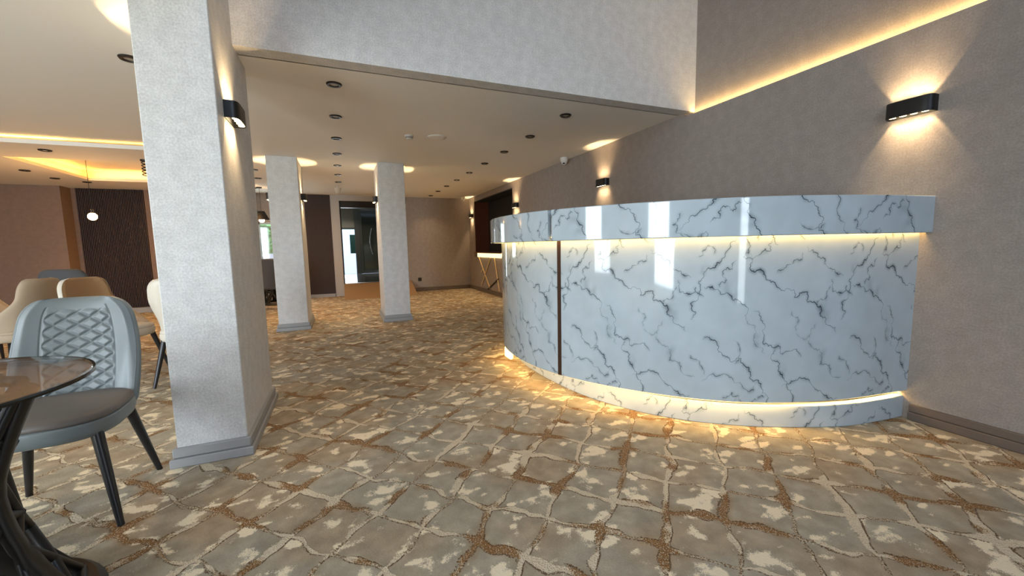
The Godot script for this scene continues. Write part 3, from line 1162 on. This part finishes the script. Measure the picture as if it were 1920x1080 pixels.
func cctv(at: Vector3, label: String) -> void:
	var o := thing("dome_camera", label, "camera", at, 0.0, "white dome cameras")
	obj("housing", lathe([Vector2(0.040, -0.062), Vector2(0.052, -0.050), Vector2(0.055, -0.02), Vector2(0.055, 0.0)], 24), M.white, o)
	var prof := []
	for k in 7:
		var a := PI / 2 * k / 6.0
		prof.append(Vector2(maxf(sin(a) * 0.042, 0.001), -0.062 - cos(a) * 0.036))
	obj("dome", lathe(prof, 24), M.white, o)
	obj("lens", lathe([Vector2(0.001, -0.016), Vector2(0.014, -0.013), Vector2(0.017, 0.0)], 14), M.black_gloss, o, Vector3(-0.022, -0.076, 0.024))


# =====================================================================  far end: panels, doorway, bar
func slat_panel(label: String, x0: float, x1: float, y0: float, y1: float, z: float, n: int, m: Material) -> void:
	var o := thing("slatted_panel", label, "wall panel", Vector3((x0 + x1) / 2, y0, z))
	var w := (x1 - x0)
	obj("backing", box_mesh(Vector3(-w / 2, 0, 0), Vector3(w / 2, y1 - y0, 0.012)), m, o)
	var st := st_new()
	for k in n:
		var x := -w / 2 + w * (k + 0.5) / n
		var hw := w / n * 0.34
		add_box(st, Vector3(x - hw, 0, 0.012), Vector3(x + hw, y1 - y0, 0.03), 0.003)
	var s := obj("slats", st.commit(), m, o)
	s.set_meta("kind", "stuff")


func far_end() -> void:
	slat_panel("dark brown slatted wood panel on the far wall left of the doorway", -0.76, -0.165, 0.075, CEIL, FAR, 24, M.wenge)
	slat_panel("tall dark slatted wood panel behind the dining chairs at the left", -4.2, -3.27, 0.1, SOFFIT, -9.55, 40, M.wenge_dark)
	# ramp up to the doorway
	var st := st_new()
	var x0 := 0.02
	var x1 := 1.58
	var zf := -9.38
	var zb := FAR
	var h := 0.28
	var A := Vector3(x0, 0.004, zf)
	var B := Vector3(x1, 0.004, zf)
	var C := Vector3(x1, h, zb)
	var D := Vector3(x0, h, zb)
	quad(st, A, B, C, D)
	quad(st, Vector3(x0, 0, zb), Vector3(x0, 0, zf), A, A)
	quad(st, Vector3(x0, 0, zb), A, D, D)
	quad(st, B, Vector3(x1, 0, zf), Vector3(x1, 0, zb), Vector3(x1, 0, zb))
	quad(st, B, Vector3(x1, 0, zb), C, C)
	quad(st, Vector3(x0, 0, zf), Vector3(x1, 0, zf), B, A)
	quad(st, Vector3(x1, 0, zb), Vector3(x0, 0, zb), D, C)
	tag(obj("ramp", st.commit(), M.ramp, self), "beige carpeted ramp leading up to the glass doorway", "ramp")
	# door head and entrance lobby beyond
	var d1 := struct("door_1", boxes_mesh([[Vector3(0.02, 2.06, FAR - 0.16), Vector3(1.44, 2.21, FAR - 0.06)], [Vector3(0.02, 0.28, FAR - 0.14), Vector3(0.05, 2.06, FAR - 0.08)], [Vector3(1.41, 0.28, FAR - 0.14), Vector3(1.44, 2.06, FAR - 0.08)]]), M.bronze)
	obj("threshold", box_mesh(Vector3(0.02, 0.26, FAR - 0.2), Vector3(1.44, 0.284, FAR - 0.02)), M.skirt_brown, d1)
	var zl := -14.2
	struct("floor_lobby", box_mesh(Vector3(-0.9, 0.1, zl - 0.2), Vector3(2.6, 0.28, FAR - 0.2)), M.tile)
	struct("ceiling_lobby", box_mesh(Vector3(-0.9, 2.5, zl - 0.2), Vector3(2.6, 2.6, FAR - 0.2)), M.grey_wall)
	struct("wall_lobby", boxes_mesh([
		[Vector3(-1.0, 0.1, zl - 0.2), Vector3(-0.9, 2.5, FAR - 0.2)], [Vector3(2.6, 0.1, zl - 0.2), Vector3(2.7, 2.5, FAR - 0.2)],
		[Vector3(-0.9, 1.73, zl - 0.1), Vector3(0.47, 2.5, zl)], [Vector3(0.47, 0.1, zl - 0.1), Vector3(0.6, 2.5, zl)], [Vector3(0.6, 2.36, zl - 0.1), Vector3(2.6, 2.5, zl)],
		[Vector3(-0.9, 0.1, zl - 0.1), Vector3(-0.1, 1.73, zl)], [Vector3(1.75, 0.1, zl - 0.1), Vector3(2.6, 2.36, zl)]]), M.grey_wall)
	struct("trim_3", boxes_mesh([[Vector3(0.44, 0.28, zl), Vector3(0.60, 2.36, zl + 0.03)], [Vector3(-0.1, 1.73, zl), Vector3(0.44, 1.79, zl + 0.03)]], 0.004), M.alu)
	area("daylight", Vector3(0.17, 1.0, zl + 0.05), Vector3(0.17, 1.0, 0), Vector2(0.5, 1.4), Color(0.90, 0.95, 0.97), 1.6)
	# street seen through the lobby's opening
	tag(obj("outside_wall", box_mesh(Vector3(-1.6, 0.0, zl - 2.2), Vector3(2.6, 3.2, zl - 2.0)), M.outside_white, self), "white sunlit wall outside beyond the entrance lobby", "wall")
	tag(obj("hanging_board", boxes_mesh([[Vector3(0.285, 0.95, zl - 0.08), Vector3(0.468, 1.56, zl - 0.04)], [Vector3(0.31, 1.55, zl - 0.065), Vector3(0.316, 1.74, zl - 0.055)], [Vector3(0.44, 1.55, zl - 0.065), Vector3(0.446, 1.74, zl - 0.055)]]), M.teal, self), "dark teal board hanging outside the lobby opening", "board")
	# glazed door leaf with curved handles
	var g := thing("glass_door", "grey glass door leaf with curved chrome handles at the back of the lobby", "glass door", Vector3(1.175, 0.284, zl + 0.0))
	obj("frame", boxes_mesh([[Vector3(-0.575, 0, -0.02), Vector3(-0.50, 2.07, 0.03)], [Vector3(0.50, 0, -0.02), Vector3(0.575, 2.07, 0.03)], [Vector3(-0.50, 0, -0.02), Vector3(0.50, 0.10, 0.03)], [Vector3(-0.50, 1.98, -0.02), Vector3(0.50, 2.07, 0.03)], [Vector3(-0.03, 0.10, -0.02), Vector3(0.03, 1.98, 0.03)]], 0.003), M.alu, g)
	for s in [-1, 1]:
		obj("pane", box_mesh(Vector3(-0.50 if s < 0 else 0.03, 0.10, -0.004), Vector3(-0.03 if s < 0 else 0.50, 1.98, 0.004)), M.door_glass, g)
		var pts := []
		var rad := []
		for k in 17:
			var t := k / 16.0
			pts.append(Vector3(s * (0.09 + 0.07 * sin(t * PI)), 0.62 + t * 0.85, 0.06 + 0.03 * sin(t * PI)))
			rad.append(0.017)
		obj("handle", tube(pts, rad, 10), M.chrome, g, Vector3(-0.12, 0, 0))
	var ll := thing("lobby_lamp", "small round ceiling lamp in the entrance lobby behind the far doorway", "ceiling lamp", Vector3(0.11, 2.5, -13.3))
	obj("lens", lathe([Vector2(0.001, -0.03), Vector2(0.10, -0.025), Vector2(0.12, 0.0)], 24), M.lens, ll)
	spot(Vector3(0, -0.05, 0), Vector3(0, -1, 0), Color(1.0, 0.93, 0.82), 0.9, 70.0, 0.6, ll, 0.08)
	# wall socket
	var so := thing("socket", "black square wall socket low on the far wall", "socket", Vector3(1.79, 0.30, FAR))
	obj("plate", box_mesh(Vector3(-0.043, -0.043, 0), Vector3(0.043, 0.043, 0.009), 0.003), M.black, so)
	obj("insert", lathe([Vector2(0.012, 0.0), Vector2(0.020, 0.003), Vector2(0.022, 0.0)], 16), M.black_gloss, so, Vector3(0, 0, 0.010)).rotation.x = PI / 2
	# bar counter with lit edge and gilt rods below
	var bc := thing("bar_counter", "bar counter with a glowing cream edge in the dark wall opening", "bar counter", Vector3(RIGHT, 0.86, -8.55))
	obj("top", box_mesh(Vector3(-0.06, 0.075, -1.2), Vector3(0.36, 0.095, 1.2), 0.004), M.walnut, bc)
	obj("light_panel", box_mesh(Vector3(-0.05, -0.02, -0.93), Vector3(0.0, 0.075, 1.19), 0.003), M.led_panel, bc)
	obj("end_block", box_mesh(Vector3(-0.05, -0.02, -1.16), Vector3(0.0, 0.075, -0.93), 0.003), M.skirt_brown, bc)
	area("panel_light", Vector3(-0.06, 0.02, 0.1), Vector3(-1, 0.0, 0.1), Vector2(2.0, 0.08), Color(1.0, 0.82, 0.55), 0.5, bc)
	var rods := [[0.849, -9.486, 0.13, -8.716, "gilt rod leaning right under the left end of the bar"], [0.839, -8.626, 0.142, -9.34, "gilt rod crossing the left rod under the bar"], [0.838, -8.38, 0.113, -8.112, "steep gilt rod under the right part of the bar"], [0.381, -8.176, 0.10, -8.85, "low dark rod slanting down beside the carpet under the bar"], [0.561, -9.181, 0.462, -9.332, "short stub of rod beside the crossing under the bar"]]
	for r in rods:
		var o := obj("decor_rod", tube([Vector3(0, r[0], r[1]), Vector3(0, r[2], r[3])], [0.013, 0.013], 8), M.bronze if r[0] == 0.381 else M.gold, self, Vector3(RIGHT - 0.016, 0, 0))
		tag(o, r[4], "decorative rod", "rods below the bar")
	# window beyond the column gap, with greenery outside
	window_frame("window_4", Vector3(-2.1, 0.76, FAR - 0.12), Vector3(-1.15, 1.72, FAR - 0.06), 2)
	tag(obj("garden_wall", box_mesh(Vector3(-4.5, 0.0, FAR - 1.6), Vector3(-1.02, 1.02, FAR - 1.4)), M.outside_white, self), "white low wall outside the window in the column gap", "wall")
	var sh := SphereMesh.new()
	sh.radius = 0.5
	sh.height = 1.0
	var bush := thing("shrub", "green leafy shrub outside the window between the columns", "shrub", Vector3(-1.85, 0.0, FAR - 2.6))
	shrub(bush)
	area("daylight", Vector3(-1.62, 1.24, FAR - 0.02), Vector3(-1.62, 1.2, 0), Vector2(0.9, 0.9), Color(0.86, 0.95, 0.95), 1.2)


func shrub(o: Node3D) -> void:
	obj("trunk", tube([Vector3(0, 0, 0), Vector3(0.03, 0.5, 0), Vector3(0, 1.1, 0)], [0.05, 0.045, 0.03], 8), M.wenge, o)
	var st := st_new()
	for k in 3200:
		var d := Vector3(rng.randfn(), rng.randfn(), rng.randfn()).normalized() * pow(rng.randf(), 0.4)
		var c := Vector3(d.x * 0.62, 1.5 + d.y * 0.9, d.z * 0.5)
		var n := Vector3(rng.randfn(), rng.randfn() + 0.5, rng.randfn()).normalized()
		var t := n.cross(Vector3(rng.randfn(), rng.randfn(), rng.randfn())).normalized()
		var b := n.cross(t)
		var l := rng.randf_range(0.07, 0.12)
		quad(st, c - t * l, c + b * l * 0.4 + n * 0.01, c + t * l, c - b * l * 0.4 + n * 0.01)
	var f := obj("foliage", st.commit(), M.leaf, o)
	f.set_meta("kind", "stuff")


# =====================================================================  dining corner
func make_chair(label: String, mb: Material, mi: Material, ms: Material, quilt: bool) -> Node3D:
	# faces +z, origin on the floor below the seat's middle
	var o := thing("dining_chair", label, "chair", Vector3.ZERO, 0.0)
	var seat := st_new()
	# seat: rounded squarish cushion
	var n := 40
	var rings := [[0.90, 0.365], [0.965, 0.372], [1.0, 0.395], [1.0, 0.425], [0.985, 0.432], [0.955, 0.434], [0.982, 0.438], [0.975, 0.452], [0.93, 0.464], [0.80, 0.471], [0.5, 0.474], [0.01, 0.475]]
	var g := []
	for r in rings:
		var row := []
		for j in n + 1:
			var a := -TAU * j / n
			var c := cos(a)
			var s := sin(a)
			var e := 0.62
			row.append(Vector3(signf(c) * pow(absf(c), e) * 0.222 * r[0], r[1], signf(s) * pow(absf(s), e) * 0.225 * r[0]))
		g.append(row)
	var bottom := []
	for j in n + 1:
		bottom.append(Vector3(0, 0.365, 0))
	add_grid(seat, [bottom] + g.slice(0, 6), [], true)
	var base := obj("seat", seat.commit(), mb if quilt else ms, o)
	seat = st_new()
	add_grid(seat, g.slice(5), [], true)
	obj("cushion_top", seat.commit(), ms, base)
	# back: curved padded shell, quilted in the middle of its front
	var front := []
	var back := []
	var nu := 150 if quilt else 44
	var nv := 160 if quilt else 44
	var bend := 1.45
	for i in nv + 1:
		var v := float(i) / nv
		var rf := []
		var rb := []
		var y := 0.37 + v * 0.53
		var w := 0.196 + 0.030 * sin(clampf(v * 1.25, 0.0, 1.0) * PI * 0.62) - 0.048 * v * v
		if not quilt:
			w = 0.235 - 0.05 * v
		var top := clampf((v - 0.80) / 0.20, 0.0, 1.0)
		w = w - 0.075 * (1.0 - sqrt(maxf(0.0, 1.0 - top * top)))
		var low := clampf((0.10 - v) / 0.10, 0.0, 1.0)
		w = w - 0.07 * (1.0 - sqrt(maxf(0.0, 1.0 - low * low)))
		# how far the sides reach forward: low arms on the barrel chairs, shallow wings on the quilted one
		var reach := lerpf(0.12, 0.05, smoothstep(0.0, 0.8, v)) if quilt else lerpf(0.36, 0.07, smoothstep(0.12, 0.72, v))
		var lean := -0.215 - 0.085 * v
		for j in nu + 1:
			var u := 2.0 * j / nu - 1.0
			var a := u * bend
			var th := 0.056 * pow(maxf(0.0, 1.0 - pow(absf(u), 8.0)), 0.5) * pow(maxf(0.0, 1.0 - pow(absf(2.0 * v - 1.0), 14.0)), 0.5) + 0.001
			var c := Vector3(sin(a) / sin(bend) * w, y, lean + reach * (1.0 - cos(a)))
			# plan normal of the curve, pointing to the sitter
			var pn := Vector3(-reach * sin(a), 0, cos(a) / sin(bend) * w).normalized()
			var q := 0.0
			if quilt and v > 0.1:
				var d := absf(u) - 0.46
				if d < 0.0 and v < 0.90:
					var s1 := (u * 0.26) / 0.080
					var s2 := (v * 0.53) / 0.058
					var da := absf((s1 + s2) - roundf(s1 + s2))
					var db := absf((s1 - s2) - roundf(s1 - s2))
					q = 0.009 * pow(clampf(minf(da, db) / 0.22, 0.0, 1.0), 0.7) - 0.006
					q *= clampf(-d / 0.03, 0.0, 1.0) * clampf((0.90 - v) / 0.03, 0.0, 1.0)
				elif d >= 0.0 and d < 0.045 and v < 0.93:
					q = -0.004 * (1.0 - absf(d - 0.022) / 0.023)
			rf.append(c + pn * (th / 2 + q))
			rb.append(c - pn * (th / 2))
		front.append(rf)
		back.append(rb)
	var st := st_new()
	add_grid(st, front)
	var rev := []
	for r in back:
		var x: Array = r.duplicate()
		x.reverse()
		rev.append(x)
	if mi == mb:
		add_grid(st, rev)
		obj("backrest", st.commit(), mb, o)
	else:
		obj("backrest", st.commit(), mi, o)
		var s2 := st_new()
		add_grid(s2, rev)
		obj("back_shell", s2.commit(), mb, o)
	for s in [[1, 1], [-1, 1], [1, -1], [-1, -1]]:
		var a := Vector3(s[0] * 0.165, 0.40, s[1] * 0.15)
		var b := Vector3(s[0] * 0.235, 0.0, s[1] * 0.235)
		obj("leg", tube([a, a.lerp(b, 0.5), b], [0.022, 0.0175, 0.012], 12), M.leg, o)
	return o


func make_table(label: String) -> Node3D:
	var o := thing("bistro_table", label, "table")
	obj("tabletop", lathe([Vector2(0.001, 0.738), Vector2(0.396, 0.738), Vector2(0.402, 0.744), Vector2(0.396, 0.75), Vector2(0.001, 0.75)], 72), M.table_glass, o)
	obj("glass_edge", lathe([Vector2(0.398, 0.737), Vector2(0.4035, 0.738), Vector2(0.4045, 0.744), Vector2(0.4035, 0.7495)], 72), M.black_gloss, o)
	var st := st_new()
	# hourglass profile
	var prof := func(h: float) -> float:
		var t := h / 0.73
		if t > 0.62:
			return lerpf(0.19, 0.27, pow((t - 0.62) / 0.38, 1.3))
		return 0.19 + 0.15 * pow((0.62 - t) / 0.62, 1.7)
	var at := func(a: float, h: float) -> Vector3:
		var r: float = prof.call(h)
		return Vector3(cos(a) * r, h, sin(a) * r)
	for k in 5:
		var pts := []
		var rad := []
		var a0 := TAU * k / 5 + 0.35
		for i in 15:
			var h := 0.02 + 0.71 * i / 14.0
			pts.append(at.call(a0 + 0.12 * sin(h * 5.0 + k), h))
			rad.append(0.046 - 0.008 * sin(i / 14.0 * PI))
		add_tube(st, pts, rad, 8, true, 0.55)
	obj("leg_frame", st.commit(), M.black, o)
	st = st_new()
	var rows := [0.03, 0.14, 0.25, 0.36, 0.47, 0.58, 0.71]
	var m := 10
	var P := []
	for i in rows.size():
		var r := []
		for j in m:
			r.append(at.call(TAU * (j + 0.5 * (i % 2)) / m + rng.randf_range(-0.13, 0.13) + 0.35, rows[i] + (rng.randf_range(-0.03, 0.03) if i > 0 and i < rows.size() - 1 else 0.0)))
		P.append(r)
	for i in rows.size():
		for j in m:
			if i + 1 < rows.size():
				var jj := (j + (1 if i % 2 else 0)) % m
				add_tube(st, [P[i][j], P[i + 1][jj]], [0.0145, 0.0145], 7)
				if rng.randf() < 0.65:
					add_tube(st, [P[i][j], P[i + 1][(jj + m - 1) % m]], [0.014, 0.014], 7)
			if (i == 0 or i == rows.size() - 1) or rng.randf() < 0.25:
				add_tube(st, [P[i][j], P[i][(j + 1) % m]], [0.018, 0.018], 7)
	obj("lattice", st.commit(), M.black, o)
	obj("foot_ring", lathe([Vector2(0.315, 0.0), Vector2(0.365, 0.0), Vector2(0.37, 0.015), Vector2(0.35, 0.034), Vector2(0.325, 0.034), Vector2(0.315, 0.0)], 48), M.black, o)
	return o


func dining() -> void:
	var t := make_table("round glass table on a black lattice base at the left edge, before the grey chair")
	t.position = Vector3(-1.12, 0, -1.53)
	t.rotation.y = 0.5
	t.set_meta("group", "glass bistro tables")
	dup(t, Vector3(-1.27, 0, -9.62), 0.9, "glass table with black lattice base behind the dark chair in the column gap", "glass bistro tables")
	var c := make_chair("blue-grey leather dining chair with a diamond quilted back beside the glass table", M.leather_grey, M.leather_grey, M.leather_taupe, true)
	c.position = Vector3(-1.14, 0, -2.26)
	c.rotation.y = 0.06
	var b := make_chair("cream chair with tan inner back, standing behind the blue-grey quilted chair", M.leather_cream, M.leather_tan, M.leather_cream, false)
	b.position = Vector3(-1.87, 0, -4.6)
	b.rotation.y = 1.15
	var w := make_chair("cream upholstered chair seen from behind, half hidden by the large column", M.leather_cream, M.leather_cream, M.leather_cream, false)
	w.position = Vector3(-1.21, 0, -4.28)
	w.rotation.y = 3.05
	var e := make_chair("beige fabric chair with rounded back, seen from behind at the left", M.cloth_beige, M.cloth_beige, M.cloth_beige, false)
	e.position = Vector3(-2.72, 0, -4.95)
	e.rotation.y = -1.75
	dup(b, Vector3(-3.3, 0, -5.7), 1.1, "cream and tan chair cut off by the left edge of the picture")
	var dk := make_chair("charcoal grey fabric chair farthest back at the left, near the slatted panel", M.cloth_dark, M.cloth_dark, M.cloth_dark, false)
	dk.position = Vector3(-2.62, 0, -5.9)
	dk.rotation.y = 2.95
	dk.scale = Vector3(1.05, 1.06, 1.05)
	dup(dk, Vector3(-1.25, 0, -8.72), 3.05, "charcoal grey fabric chair seen from behind in the gap between two columns")
	# pendants
	pendant(Vector3(-3.03, 2.45, -7.2), 1.60, false, "bare glowing globe bulb pendant before the dark slatted panel")
	pendant(Vector3(-1.52, CEIL, -9.0), 1.80, true, "dark cone shaped pendant lamp over the window in the column gap")
	pendant(Vector3(-1.40, CEIL, -9.3), 1.70, true, "second dark pendant lamp, lower and partly behind the far left column")


func pendant(at: Vector3, y: float, shade: bool, label: String) -> void:
	var o := thing("pendant_lamp", label, "pendant lamp", Vector3(at.x, y, at.z))
	var h := at.y - y
	obj("cord", tube([Vector3(0, 0.07, 0), Vector3(0, h, 0)], [0.003, 0.003], 6), M.black, o)
	obj("canopy", lathe([Vector2(0.001, h - 0.02), Vector2(0.045, h - 0.02), Vector2(0.05, h)], 18), M.black, o)
	obj("socket", lathe([Vector2(0.001, 0.045), Vector2(0.018, 0.045), Vector2(0.02, 0.09), Vector2(0.001, 0.10)], 14), M.black, o)
	if shade:
		obj("shade", lathe([Vector2(0.135, 0.0), Vector2(0.14, 0.0), Vector2(0.06, 0.17), Vector2(0.055, 0.17), Vector2(0.135, 0.0)], 24), M.black, o)
	var b := SphereMesh.new()
	b.radius = 0.05
	b.height = 0.1
	b.radial_segments = 20
	b.rings = 12
	obj("bulb", b, M.bulb, o)
	var l := OmniLight3D.new()
	l.name = "bulb_light"
	l.light_color = Color(1.0, 0.74, 0.45)
	l.light_energy = 0.35
	l.light_size = 0.05
	l.omni_range = 12.0
	l.omni_attenuation = 2.0
	l.shadow_enabled = true
	o.add_child(l, true)
